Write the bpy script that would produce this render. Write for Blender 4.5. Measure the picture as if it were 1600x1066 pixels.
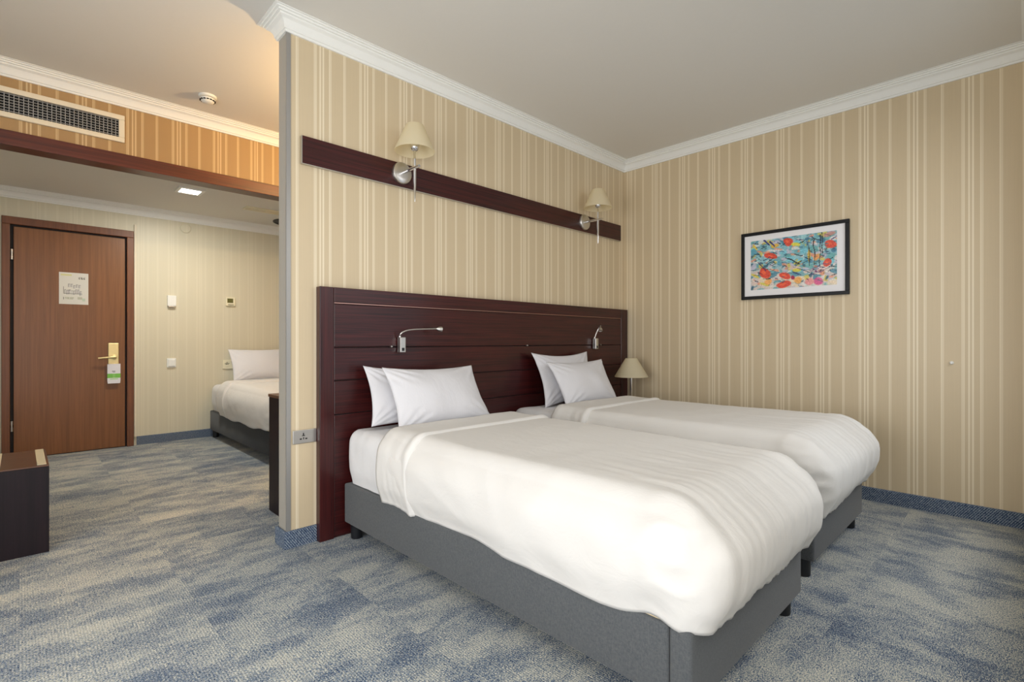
import bpy, bmesh, math, random
from mathutils import Vector, Matrix, noise

random.seed(7)
scene = bpy.context.scene
for _o in list(bpy.data.objects):
    bpy.data.objects.remove(_o)
COL = scene.collection
R = math.radians

# ------------------------------------------------------------------ camera
CAM_H = 1.035
cam_data = bpy.data.cameras.new('camera')
cam_data.sensor_width = 36.0
cam_data.lens = 787.0 / 1600.0 * 36.0
cam_data.clip_start = 0.02
cam = bpy.data.objects.new('camera', cam_data)
COL.objects.link(cam)
cam.location = (0, 0, CAM_H)
cam.rotation_euler = (R(90), 0, -math.atan2(.699, .715))
scene.camera = cam

# ------------------------------------------------------------------ room measures
X0, Y0 = 3.955, 2.58          # right wall, headboard wall
XE, YB = 0.955, 2.685         # free end and rear face of the partition
XL, YW = -1.35, -0.06         # left wall, window wall
ZC = 2.66                     # main ceiling
YS = 4.16                     # soffit over the entry
ZE = 2.37                     # entry ceiling
YD = 6.2                      # door wall
WX0, WX1, WZ0, WZ1 = -1.15, 0.75, 0.06, 2.3    # window opening behind the camera

# ------------------------------------------------------------------ world, daylight, exposure
world = bpy.data.worlds.new('world')
scene.world = world
world.use_nodes = True
world.node_tree.nodes['Background'].inputs[0].default_value = (0.80, 0.90, 1.0, 1)
world.node_tree.nodes['Background'].inputs[1].default_value = 1.0

def area_light(name, loc, rot, sx, sy, power, color):
    l = bpy.data.lights.new(name, 'AREA')
    l.shape = 'RECTANGLE'; l.size = sx; l.size_y = sy
    l.energy = power; l.color = color
    o = bpy.data.objects.new(name, l); COL.objects.link(o)
    o.location = loc; o.rotation_euler = rot
    return o
# daylight standing in the open window behind the camera
DAY = (1.0, 0.99, 0.98)
area_light('window_daylight', ((WX0 + WX1) / 2, YW - 0.32, 1.2), (R(90), 0, 0), 1.9, 2.2, 50, DAY)
# wide window in the left-hand outer wall
LW0, LW1, LWZ0, LWZ1 = 0.05, 2.05, 0.20, 2.0
area_light('window_daylight_left', (XL - 0.32, (LW0 + LW1) / 2, 1.15), (R(84), 0, R(-90)), 1.95, 1.75, 77, DAY)
# added unseen window with fill light for the foot of the beds
W3 = (1.75, 3.6, .42, 2.3)
area_light('window_fill_sill', ((W3[0] + W3[1]) / 2, YW - 0.62, 2.25), (R(44), 0, 0), 1.7, 1.1, 31, DAY)

cy = scene.cycles
cy.max_bounces = 7; cy.diffuse_bounces = 5; cy.glossy_bounces = 3; cy.transmission_bounces = 3; cy.transparent_max_bounces = 6
cy.caustics_reflective = False; cy.caustics_refractive = False; cy.sample_clamp_indirect = 6.0
vs = scene.view_settings
vs.view_transform = 'Standard'; vs.look = 'None'
vs.exposure = -0.10; vs.gamma = 1.0; vs.use_curve_mapping = False

# ================================================================== materials
def srgb(r, g, b):
    f = lambda c: (c / 12.92 if c <= .04045 else ((c + .055) / 1.055) ** 2.4)
    return (f(r / 255), f(g / 255), f(b / 255), 1)

class NT:
    def __init__(self, name):
        self.m = bpy.data.materials.new(name); self.m.use_nodes = True
        self.t = self.m.node_tree; self.b = self.t.nodes['Principled BSDF']
    def n(self, kind, **kw):
        x = self.t.nodes.new(kind)
        for k, v in kw.items(): setattr(x, k, v)
        return x
    def l(self, a, b): self.t.links.new(a, b)
    def math(self, op, a, b=None, c=None):
        x = self.n('ShaderNodeMath', operation=op)
        for i, v in enumerate((a, b, c)):
            if v is None: continue
            if isinstance(v, (int, float)): x.inputs[i].default_value = v
            else: self.l(v, x.inputs[i])
        return x.outputs[0]
    def coord(self):
        return self.n('ShaderNodeTexCoord').outputs['Object']
    def mapping(self, v, scale=(1, 1, 1), rot=(0, 0, 0), loc=(0, 0, 0)):
        x = self.n('ShaderNodeMapping')
        x.inputs['Scale'].default_value = scale; x.inputs['Rotation'].default_value = rot; x.inputs['Location'].default_value = loc
        self.l(v, x.inputs['Vector']); return x.outputs[0]
    def noise(self, v, scale, detail=2.0, rough=.5, dist=0.0):
        x = self.n('ShaderNodeTexNoise')
        x.inputs['Scale'].default_value = scale; x.inputs['Detail'].default_value = detail
        x.inputs['Roughness'].default_value = rough; x.inputs['Distortion'].default_value = dist
        self.l(v, x.inputs['Vector']); return x.outputs['Fac']
    def ramp(self, f, stops, interp='LINEAR'):
        x = self.n('ShaderNodeValToRGB'); cr = x.color_ramp; cr.interpolation = interp
        while len(cr.elements) < len(stops): cr.elements.new(0.5)
        for e, (p, c) in zip(cr.elements, stops):
            e.position = p; e.color = c if len(c) == 4 else (*c, 1)
        self.l(f, x.inputs[0]); return x.outputs[0]
    def mix(self, f, a, b, mode='MIX'):
        x = self.n('ShaderNodeMix', data_type='RGBA', blend_type=mode)
        for i, v in ((0, f), (6, a), (7, b)):
            if isinstance(v, (int, float)): x.inputs[i].default_value = v
            elif isinstance(v, tuple): x.inputs[i].default_value = v
            else: self.l(v, x.inputs[i])
        return x.outputs[2]
    def bump(self, h, strength, dist=.01):
        x = self.n('ShaderNodeBump'); x.inputs['Strength'].default_value = strength; x.inputs['Distance'].default_value = dist
        self.l(h, x.inputs['Height']); self.l(x.outputs[0], self.b.inputs['Normal'])
    def set(self, **kw):
        names = dict(rough='Roughness', metal='Metallic', spec='Specular IOR Level', coat='Coat Weight', coat_rough='Coat Roughness',
                     sheen='Sheen Weight', emis='Emission Strength', trans='Transmission Weight', sub='Subsurface Weight')
        for k, v in kw.items(): self.b.inputs[names[k]].default_value = v
        return self
    def color(self, c):
        if isinstance(c, tuple): self.b.inputs['Base Color'].default_value = c
        else: self.l(c, self.b.inputs['Base Color'])

def plain(name, c, **kw):
    t = NT(name); t.color(c); t.set(**kw)
    v = t.coord(); n = t.noise(v, 60, 2)
    t.color(t.mix(t.math('MULTIPLY', n, .10), c, tuple(x * .8 for x in c[:3]) + (1,)))
    return t.m

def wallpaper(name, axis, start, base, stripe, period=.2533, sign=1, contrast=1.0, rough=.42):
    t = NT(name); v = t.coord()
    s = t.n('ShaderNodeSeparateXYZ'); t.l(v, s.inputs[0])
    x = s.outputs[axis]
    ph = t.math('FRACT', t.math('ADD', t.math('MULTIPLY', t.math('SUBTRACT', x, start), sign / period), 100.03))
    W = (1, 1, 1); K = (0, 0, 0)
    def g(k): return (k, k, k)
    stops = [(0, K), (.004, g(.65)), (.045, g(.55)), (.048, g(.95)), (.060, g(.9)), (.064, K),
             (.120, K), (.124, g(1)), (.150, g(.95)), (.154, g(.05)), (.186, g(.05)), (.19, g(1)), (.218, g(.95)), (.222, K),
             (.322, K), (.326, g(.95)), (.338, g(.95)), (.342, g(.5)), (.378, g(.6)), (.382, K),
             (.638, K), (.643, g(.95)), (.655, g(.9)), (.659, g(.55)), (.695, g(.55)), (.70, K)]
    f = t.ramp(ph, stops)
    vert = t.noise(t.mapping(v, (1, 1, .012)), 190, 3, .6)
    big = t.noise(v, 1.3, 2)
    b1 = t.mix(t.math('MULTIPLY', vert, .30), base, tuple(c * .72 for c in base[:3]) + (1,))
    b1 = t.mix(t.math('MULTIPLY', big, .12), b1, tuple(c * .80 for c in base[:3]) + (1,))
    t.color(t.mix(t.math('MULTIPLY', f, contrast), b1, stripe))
    t.set(rough=rough, spec=.35)
    t.bump(vert, .10, .002)
    return t.m

def wood(name, dark, light, grain_axis, rough=.3, coat=.0, scale=1.0, coat_rough=.12, spec=.5, fine=.3):
    t = NT(name); v = t.coord()
    sc = [18 * scale] * 3; sc[grain_axis] = .5 * scale
    m = t.mapping(v, tuple(sc))
    n1 = t.noise(m, 3.0, 5, .62, .6)
    sc2 = [130 * scale] * 3; sc2[grain_axis] = 1.2 * scale
    n2 = t.noise(t.mapping(v, tuple(sc2)), 2.0, 3, .6)
    f = t.math('ADD', t.math('MULTIPLY', n1, 1 - fine), t.math('MULTIPLY', n2, fine))
    t.color(t.ramp(f, [(.34, dark), (.62, light)]))
    t.set(rough=rough, coat=coat, coat_rough=coat_rough, spec=spec)
    t.bump(n2, .05, .001)
    return t.m

def metal(name, c, rough):
    t = NT(name); t.set(metal=1.0, rough=rough)
    n = t.noise(t.coord(), 300, 2); t.color(t.mix(t.math('MULTIPLY', n, .2), c, tuple(x * .75 for x in c[:3]) + (1,)))
    return t.m

def fabric(name, c1, c2, scale=420, rough=.9, bump=.3):
    t = NT(name); v = t.coord()
    a = t.noise(t.mapping(v, (1, .25, .12)), scale, 2, .7)
    b = t.noise(t.mapping(v, (.25, .12, 1)), scale, 2, .7)
    f = t.math('MULTIPLY', t.math('ADD', a, b), .5)
    t.color(t.ramp(f, [(.36, c1), (.64, c2)]))
    t.set(rough=rough, spec=.2, sheen=.15); t.bump(f, bump, .002)
    return t.m

def linen(name, c):
    t = NT(name); v = t.coord()
    f = t.noise(v, 500, 2, .6); w = t.noise(t.mapping(v, (9, 4, 5)), 2.2, 4, .6, .8)
    t.color(t.mix(t.math('MULTIPLY', f, .06), c, tuple(x * .9 for x in c[:3]) + (1,)))
    t.set(rough=.75, spec=.25, sheen=.1)
    t.bump(w, .22, .012)
    return t.m

def carpet_material():
    t = NT('carpet'); v = t.coord()
    s = t.n('ShaderNodeSeparateXYZ'); t.l(v, s.inputs[0])
    T = .5
    fx = t.math('FLOOR', t.math('MULTIPLY', s.outputs[0], 1 / T)); fy = t.math('FLOOR', t.math('MULTIPLY', s.outputs[1], 1 / T))
    cx = t.n('ShaderNodeCombineXYZ'); t.l(fx, cx.inputs[0]); t.l(fy, cx.inputs[1])
    wn = t.n('ShaderNodeTexWhiteNoise', noise_dimensions='3D'); t.l(cx.outputs[0], wn.inputs[0])
    off = t.n('ShaderNodeVectorMath', operation='SCALE'); t.l(wn.outputs['Color'], off.inputs[0]); off.inputs['Scale'].default_value = 23.0
    def streak(scale):
        a = t.n('ShaderNodeVectorMath', operation='ADD'); t.l(t.mapping(v, scale), a.inputs[0]); t.l(off.outputs[0], a.inputs[1])
        return t.noise(a.outputs[0], 1.0, 6, .66, .0)
    sx = streak((4.0, 8.5, 1)); sy = streak((8.5, 4.4, 1))
    side = t.math('GREATER_THAN', s.outputs[0], 2.0)
    mx = t.n('ShaderNodeMix', data_type='FLOAT'); t.l(side, mx.inputs[0]); t.l(sx, mx.inputs[2]); t.l(sy, mx.inputs[3])
    wide = t.noise(t.mapping(v, (1.2, 3.0, 1)), 1.1, 2)
    mr = t.n('ShaderNodeMapRange', interpolation_type='SMOOTHSTEP'); t.l(t.math('ADD', mx.outputs[0], t.math('MULTIPLY', t.math('SUBTRACT', t.noise(v, 60, 3, .7), .5), .30)), mr.inputs[0]); mr.inputs[1].default_value = .36; mr.inputs[2].default_value = .62
    pat = t.math('ADD', t.math('MULTIPLY', mr.outputs[0], .20), t.math('ADD', t.math('MULTIPLY', wide, .35), t.math('MULTIPLY', t.math('SUBTRACT', wn.outputs['Value'], .5), .07)))
    pat = t.math('ADD', pat, .235)
    fine = t.noise(t.mapping(v, (.55, 1, 1)), 210, 2, .8)
    fine2 = t.noise(t.mapping(v, (.5, 1, 1)), 430, 1, .5)
    g = t.math('ADD', t.math('MULTIPLY', t.math('SUBTRACT', fine, .5), 1.7), t.math('MULTIPLY', t.math('SUBTRACT', fine2, .5), 1.6))
    f = t.math('ADD', t.math('ADD', t.math('MULTIPLY', t.math('SUBTRACT', pat, .5), 1.15), .5), g)
    t.color(t.ramp(f, [(.14, srgb(34, 52, 82)), (.38, srgb(86, 106, 134)), (.52, srgb(136, 146, 152)), (.68, srgb(178, 178, 168)), (.90, srgb(212, 208, 194))]))
    rib = t.n('ShaderNodeTexWave', wave_type='BANDS', bands_direction='X'); rib.inputs['Scale'].default_value = 38; rib.inputs['Distortion'].default_value = 1.5
    t.l(v, rib.inputs['Vector'])
    t.set(rough=.95, spec=.1, sheen=.1)
    t.bump(t.math('ADD', t.math('MULTIPLY', rib.outputs['Fac'], .35), fine), .5, .004)
    return t.m

def skirting_material():
    t = NT('carpet_skirting'); v = t.coord()
    s = t.n('ShaderNodeSeparateXYZ'); t.l(v, s.inputs[0])
    d = t.math('ADD', t.math('ADD', s.outputs[0], s.outputs[1]), t.math('MULTIPLY', s.outputs[2], .7))
    w = t.math('SINE', t.math('MULTIPLY', d, 560))
    n = t.noise(v, 170, 2, .7)
    f = t.math('ADD', t.math('MULTIPLY', w, .16), n)
    t.color(t.ramp(f, [(.28, srgb(40, 54, 80)), (.5, srgb(88, 104, 128)), (.74, srgb(156, 164, 170))]))
    t.set(rough=.95, spec=.1); t.bump(f, .5, .004)
    return t.m

def attr_color(name, rough=.4):
    t = NT(name); a = t.n('ShaderNodeVertexColor', layer_name='paint'); t.color(a.outputs['Color']); t.set(rough=rough)
    return t.m

M = {}
BASE_GOLD, STRIPE_GOLD = srgb(209, 190, 158), srgb(231, 217, 190)
M['paper_head'] = wallpaper('wallpaper_striped_head', 0, 1.095, BASE_GOLD, STRIPE_GOLD)
M['paper_right'] = wallpaper('wallpaper_striped_right', 1, 1.277, BASE_GOLD, STRIPE_GOLD, sign=-1)
M['paper_soffit_dim'] = wallpaper('wallpaper_striped_soffit_dim', 0, 1.27, srgb(170, 139, 97), srgb(206, 181, 140))  # same striped paper, the soffit's dimmer warm light put into its colours
M['paper_entry'] = wallpaper('wallpaper_pale_entry', 0, 1.1, srgb(214, 207, 184), srgb(222, 215, 194), contrast=.5)
M['ceiling'] = plain('ceiling_paint', srgb(222, 219, 213), rough=.85)
M['plaster'] = plain('plaster_white', srgb(236, 236, 232), rough=.6)
M['trim_cream'] = plain('cream_trim_paint', srgb(228, 218, 196), rough=.6)
M['carpet'] = carpet_material()
M['skirting'] = skirting_material()
DK, LT = srgb(16, 4, 7), srgb(72, 23, 22)
M['mahogany_x'] = wood('mahogany_grain_across', DK, LT, 0, rough=.34, coat=.22, fine=.55, spec=.35)
M['mahogany_z'] = wood('mahogany_grain_up', DK, LT, 2, rough=.34, coat=.22, fine=.55, spec=.35)
M['wenge'] = wood('dark_wenge', srgb(15, 8, 13), srgb(30, 17, 23), 2, rough=.5, spec=.25)
M['bench_top'] = wood('bench_top_brown', srgb(70, 44, 30), srgb(100, 66, 46), 0, rough=.35)
M['door_wood'] = wood('door_walnut', srgb(108, 67, 33), srgb(130, 83, 45), 2, rough=.4, scale=.8)
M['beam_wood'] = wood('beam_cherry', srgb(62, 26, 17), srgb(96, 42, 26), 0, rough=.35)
M['casing_wood'] = wood('casing_walnut', srgb(96, 56, 32), srgb(120, 72, 44), 2, rough=.45)
M['groove'] = plain('groove_dark', srgb(18, 8, 10), rough=.7)
M['inlay'] = metal('inlay_metal', srgb(190, 150, 140), .35)
M['chrome'] = metal('chrome', srgb(225, 225, 228), .08)
M['satin'] = metal('satin_nickel', srgb(205, 202, 198), .32)
M['alu'] = plain('aluminium_strip', srgb(160, 158, 155), rough=.4, metal=.5)
M['end_paint'] = plain('end_face_paint', srgb(166, 161, 152), rough=.6)
M['brass'] = metal('pale_brass', srgb(236, 218, 165), .5)
M['grey_fabric'] = fabric('grey_upholstery', srgb(72, 75, 79), srgb(92, 94, 95), scale=800)
M['shaded_fabric'] = fabric('shaded_upholstery', srgb(20, 23, 27), srgb(33, 37, 41))  # alcove bed base: shadow put into the upholstery colour
M['linen'] = linen('white_linen', srgb(216, 213, 209))
M['sheet'] = linen('white_sheet', srgb(222, 221, 222))
M['pillow'] = linen('white_pillowcase', srgb(214, 213, 217))
M['black'] = plain('black_plastic', srgb(20, 21, 25), rough=.35)
M['dark_hole'] = plain('dark_hole', srgb(12, 12, 12), rough=.9)
M['white_plastic'] = plain('white_plastic', srgb(235, 235, 230), rough=.35)
M['cream_plastic'] = plain('cream_plastic', srgb(232, 224, 196), rough=.4)
M['lcd'] = plain('lcd_green', srgb(96, 94, 50), rough=.3)
M['diffuser_gold'] = plain('diffuser_gold', srgb(168, 146, 92), rough=.5)
M['frame_black'] = plain('picture_frame_black', srgb(12, 13, 18), rough=.4, spec=.3)
M['mat_board'] = plain('mat_board', srgb(236, 234, 236), rough=.7)
M['pine'] = wood('pale_pine', srgb(206, 184, 142), srgb(226, 208, 170), 1, rough=.6)
M['paint'] = attr_color('printed_art', .35)
M['print'] = attr_color('printed_paper', .6)
M['strip_pale'] = plain('pale_strip', srgb(206, 196, 168), rough=.5)
def shade_material():
    t = NT('lamp_shade_fabric'); t.color(srgb(240, 230, 200)); t.set(rough=.8, spec=.1)
    tr = t.n('ShaderNodeBsdfTranslucent'); tr.inputs[0].default_value = srgb(240, 222, 180)
    mx = t.n('ShaderNodeMixShader'); mx.inputs[0].default_value = .45
    n = t.noise(t.coord(), 700, 2); t.bump(n, .15, .001)
    t.l(t.b.outputs[0], mx.inputs[1]); t.l(tr.outputs[0], mx.inputs[2])
    t.l(mx.outputs[0], t.t.nodes['Material Output'].inputs[0])
    return t.m
M['shade'] = shade_material()
def glow(name, c, s):
    t = NT(name); t.color(c); t.b.inputs['Emission Color'].default_value = c; t.set(emis=s)
    return t.m
M['spot_glow'] = glow('spot_glow', (1.0, 1.0, .96, 1), 9.0)
M['bulb_warm'] = glow('bulb_warm', (1.0, .70, .36, 1), 6.0)
def pane_material():
    t = NT('window_pane')
    tr = t.n('ShaderNodeBsdfTransparent'); gl = t.n('ShaderNodeBsdfGlossy'); gl.inputs['Roughness'].default_value = .02
    mx = t.n('ShaderNodeMixShader'); mx.inputs[0].default_value = .05
    t.l(tr.outputs[0], mx.inputs[1]); t.l(gl.outputs[0], mx.inputs[2])
    t.l(mx.outputs[0], t.t.nodes['Material Output'].inputs[0])
    return t.m
M['pane'] = pane_material()

# ================================================================== mesh helpers
def box(bm, x0, x1, y0, y1, z0, z1, bevel=0.0, seg=2):
    vs_ = [bm.verts.new((x, y, z)) for x in (x0, x1) for y in (y0, y1) for z in (z0, z1)]
    idx = [(0, 1, 3, 2), (4, 6, 7, 5), (0, 4, 5, 1), (2, 3, 7, 6), (0, 2, 6, 4), (1, 5, 7, 3)]
    fs = [bm.faces.new([vs_[i] for i in f]) for f in idx]
    if bevel > 0:
        es = list({e for f in fs for e in f.edges})
        bmesh.ops.bevel(bm, geom=es, offset=bevel, segments=seg, affect='EDGES', profile=.5)
def B(*a, **k):
    bm = bmesh.new(); box(bm, *a, **k); return bm
def lathe(bm, prof, c=(0, 0, 0), axis='Z', n=32):
    """prof: list of (radius, height) revolved about the axis through c"""
    rings = []
    for r, h in prof:
        ring = []
        for i in range(n):
            a = 2 * math.pi * i / n; p, q = r * math.cos(a), r * math.sin(a)
            co = {'Z': (p, q, h), 'Y': (p, h, q), 'X': (h, p, q)}[axis]
            ring.append(bm.verts.new((co[0] + c[0], co[1] + c[1], co[2] + c[2])))
        rings.append(ring)
    for a, b in zip(rings, rings[1:]):
        for i in range(n):
            bm.faces.new((a[i], a[(i + 1) % n], b[(i + 1) % n], b[i]))
    for ring, r in ((rings[0], prof[0][0]), (rings[-1], prof[-1][0])):
        if r > 1e-4: bm.faces.new(ring)
def cone(bm, prof, c, n=48):
    lathe(bm, prof, c, n=n)          # open sheet of shade fabric: drop the two caps
    bmesh.ops.delete(bm, geom=[f for f in bm.faces if len(f.verts) == n], context='FACES_ONLY')
def tube(bm, pts, radii, n=12):
    pts = [Vector(p) for p in pts]
    if isinstance(radii, (int, float)): radii = [radii] * len(pts)
    rings = []; up = None
    for i, p in enumerate(pts):
        d = (pts[min(i + 1, len(pts) - 1)] - pts[max(i - 1, 0)]).normalized()
        if up is None: up = d.orthogonal().normalized()
        up = (up - d * up.dot(d)).normalized(); sd = d.cross(up)
        rings.append([bm.verts.new(p + (up * math.cos(2 * math.pi * k / n) + sd * math.sin(2 * math.pi * k / n)) * radii[i]) for k in range(n)])
    for a, b in zip(rings, rings[1:]):
        for i in range(n): bm.faces.new((a[i], a[(i + 1) % n], b[(i + 1) % n], b[i]))
    bm.faces.new(rings[0]); bm.faces.new(rings[-1])
def spline(pts, n=8):
    P = [Vector(p) for p in pts]; out = []
    for i in range(len(P) - 1):
        a, b, c, d = P[max(i - 1, 0)], P[i], P[i + 1], P[min(i + 2, len(P) - 1)]
        for k in range(n):
            t = k / n
            out.append(.5 * ((2 * b) + (c - a) * t + (2 * a - 5 * b + 4 * c - d) * t * t + (3 * b - a - 3 * c + d) * t ** 3))
    out.append(P[-1]); return out

def obj(name, bm, mat, parent=None, smooth=False, angle=35):
    """link a bmesh built in world space as one mesh object (moved into its parent's space)"""
    bmesh.ops.recalc_face_normals(bm, faces=bm.faces)
    if parent is not None:
        o_ = Vector(parent.get('_base', (0, 0, 0)))
        bmesh.ops.translate(bm, verts=bm.verts, vec=-o_)
    me = bpy.data.meshes.new(name); bm.to_mesh(me); bm.free()
    me.materials.append(M[mat] if isinstance(mat, str) else mat)
    if smooth:
        for p in me.polygons: p.use_smooth = True
        me.set_sharp_from_angle(angle=R(angle))
    o = bpy.data.objects.new(name, me); COL.objects.link(o)
    if parent is not None: o.parent = parent
    return o
ROOTS = []
def tag(o, label, cat, group=None, kind=None):
    o['label'] = label; o['category'] = cat
    if group: o['group'] = group
    if kind: o['kind'] = kind
    return o
def thing(name, label, cat, loc=(0, 0, 0), group=None, kind=None):
    o = bpy.data.objects.new(name, None); COL.objects.link(o)
    o.location = loc; o['_base'] = tuple(loc); o.empty_display_size = .1
    ROOTS.append(o)
    return tag(o, label, cat, group, kind)
def struct(name, bm, mat, label, cat, **kw):
    return tag(obj(name, bm, mat, **kw), label, cat, kind='structure')

# ================================================================== the room
struct('floor', B(XL - .2, X0 + .2, YW - .2, YD + .2, -.08, 0), 'carpet', 'blue and beige mottled carpet covering the whole floor', 'floor')
struct('ceiling', B(XL - .2, X0 + .2, YW - .2, YS + .1, ZC, ZC + .1), 'ceiling', 'plain off-white ceiling above the beds and sitting area', 'ceiling')
struct('ceiling_entry', B(XL - .2, X0 + .2, YS + .1, YD + .2, ZE, ZE + .12), 'ceiling', 'lowered off-white ceiling over the entrance', 'ceiling')
struct('wall_head', B(XE + .004, X0, Y0, YB, 0, ZC), 'paper_head', 'striped beige partition wall behind the headboard', 'wall')
struct('wall_right', B(X0, X0 + .15, YW - .2, YD + .2, 0, ZC), 'paper_right', 'striped beige wall with the framed painting', 'wall')
bm = bmesh.new()
for a in ((YW - .2, LW0, 0, ZC), (LW1, YD + .2, 0, ZC), (LW0, LW1, 0, LWZ0), (LW0, LW1, LWZ1, ZC)): box(bm, XL - .15, XL, a[0], a[1], a[2], a[3])
struct('wall_left', bm, 'paper_entry', 'pale wall left of the camera, out of view', 'wall')
struct('wall_door', B(XL, X0, YD, YD + .15, 0, ZC), 'paper_entry', 'pale finely striped wall around the entrance door', 'wall')
struct('wall_soffit', B(XL, X0, YS, YS + .1, 2.262, ZC), 'paper_soffit_dim', 'golden striped wall strip with the air grille above the wooden beam', 'wall')
bm = bmesh.new()
for a in ((XL, WX0, 0, ZC), (WX0, WX1, 0, WZ0), (WX0, WX1, WZ1, ZC), (WX1, W3[0], 0, ZC), (W3[0], W3[1], 0, W3[2]), (W3[0], W3[1], W3[3], ZC), (W3[1], X0, 0, ZC)):
    box(bm, a[0], a[1], YW - .2, YW, a[2], a[3])
struct('wall_window', bm, 'trim_cream', 'cream outer wall with the windows behind the camera', 'wall')
def window(name, x0, x1, z0, z1, label, open_part=False):
    w = thing(name, label, 'window', (x0, YW - .1, z0), kind='structure')
    for nm, a in (('window_frame', (x0, x0 + .05, z0, z1)), ('window_frame', (x1 - .05, x1, z0, z1)), ('window_frame', (x0, x1, z0, z0 + .05)), ('window_frame', (x0, x1, z1 - .05, z1))):
        obj(nm, B(a[0], a[1], YW - .16, YW - .1, a[2], a[3], bevel=.004), 'white_plastic', w)
    obj('pane', B(x0 + .05, x1 - .05, YW - .135, YW - .125, z0 + .05, z1 - .05), 'pane', w)
window('window_1', WX0, WX1, WZ0, WZ1, 'tall window behind the camera letting in daylight')
window('window_fill', *W3, 'added window out of view, giving fill light at the foot of the beds')
w = thing('window_2', 'wide window in the left wall, out of view', 'window', (XL - .08, LW0, LWZ0), kind='structure')
for a in ((LW0, LW0 + .05, LWZ0, LWZ1), (LW1 - .05, LW1, LWZ0, LWZ1), (LW0, LW1, LWZ0, LWZ0 + .05), (LW0, LW1, LWZ1 - .05, LWZ1), (1.02, 1.08, LWZ0, LWZ1)):
    obj('window_frame', B(XL - .12, XL - .06, a[0], a[1], a[2], a[3], bevel=.004), 'white_plastic', w)
for a in ((LW0 + .05, 1.02), (1.08, LW1 - .05)): obj('pane', B(XL - .095, XL - .085, a[0], a[1], LWZ0 + .05, LWZ1 - .05), 'pane', w)

# partition end: painted end face with an aluminium corner strip
bm = bmesh.new(); box(bm, XE - .003, XE + .004, Y0 + .014, YB, 0, ZC)
struct('trim_1', bm, 'end_paint', 'painted end face of the partition wall', 'trim')
bm = bmesh.new(); box(bm, XE - .006, XE + .004, Y0 - .003, Y0 + .006, 0.08, ZC - .07); box(bm, XE + .004, XE + .016, Y0 - .003, Y0, 0.08, ZC - .07)
struct('trim_2', bm, 'alu', 'pale aluminium corner strip on the free edge of the partition', 'trim')

# crown moulding: closed mitred sweep
CROWN = [(.0, -.086), (.010, -.086), (.011, -.075), (.017, -.073), (.018, -.062), (.023, -.048), (.032, -.036), (.047, -.028), (.048, -.020),
         (.058, -.019), (.059, -.011), (.069, -.010), (.070, -.004), (.080, -.003), (.080, 0.0)]
def sweep(path, prof, z, closed=True):
    bm = bmesh.new(); n = len(path); rings = []
    for i, p in enumerate(path):
        def seg(a, b):
            d = Vector((path[b][0] - path[a][0], path[b][1] - path[a][1])).normalized(); return Vector((-d.y, d.x))
        if closed or 0 < i < n - 1:
            n1, n2 = seg((i - 1) % n, i), seg(i, (i + 1) % n); m = (n1 + n2); m = m / (1 + n1.dot(n2))
        else: m = seg(i, i + 1) if i == 0 else seg(i - 1, i)
        rings.append([bm.verts.new((p[0] + m.x * a, p[1] + m.y * a, z + b)) for a, b in prof])
    for i in range(n if closed else n - 1):
        a, b = rings[i], rings[(i + 1) % n]
        for k in range(len(prof) - 1): bm.faces.new((a[k], a[k + 1], b[k + 1], b[k]))
    if not closed: bm.faces.new(rings[0]); bm.faces.new(rings[-1])
    return bm
struct('trim_3', sweep([(X0, YW), (X0, Y0), (XE - .003, Y0), (XE - .003, YB), (X0, YB), (X0, YS), (XL, YS), (XL, YW)], CROWN, ZC), 'plaster',
       'white stepped crown moulding around the main ceiling', 'moulding', smooth=True, angle=25)
struct('trim_4', sweep([(X0, YS + .1), (X0, YD), (XL, YD), (XL, YS + .1)], CROWN, ZE, closed=False), 'plaster',
       'crown moulding around the lowered entrance ceiling', 'moulding', smooth=True, angle=25)
# wooden beam under the soffit
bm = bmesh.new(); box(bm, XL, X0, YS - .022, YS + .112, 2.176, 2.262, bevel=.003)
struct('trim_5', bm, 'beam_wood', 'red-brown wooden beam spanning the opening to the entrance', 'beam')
# white duct beside the door casing
struct('trim_6', B(.812, .830, YD - .014, YD, .085, 2.19, bevel=.002), 'trim_cream', 'narrow cream cable duct running up beside the door casing', 'duct')
# carpet skirting
SKZ, SKT = .085, .012
def skirt(name, path, label):
    prof = [(0, 0), (SKT, 0), (SKT, SKZ - .004), (SKT - .004, SKZ), (0, SKZ)]
    struct(name, sweep(path, prof, 0, closed=False), 'skirting', label, 'baseboard')
skirt('baseboard_head', [(1.099, Y0), (XE - .006, Y0), (XE - .006, YB), (1.09, YB)], 'blue carpet skirting wrapped around the foot of the partition end')
skirt('baseboard_right', [(X0, YW), (X0, Y0)], 'blue carpet skirting along the wall with the painting')
skirt('baseboard_door', [(X0, YD), (.832, YD)], 'blue carpet skirting along the wall beside the entrance door')
skirt('baseboard_left', [(-.125, YD), (XL, YD), (XL, YW)], 'blue carpet skirting along the wall left of the camera')

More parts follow.
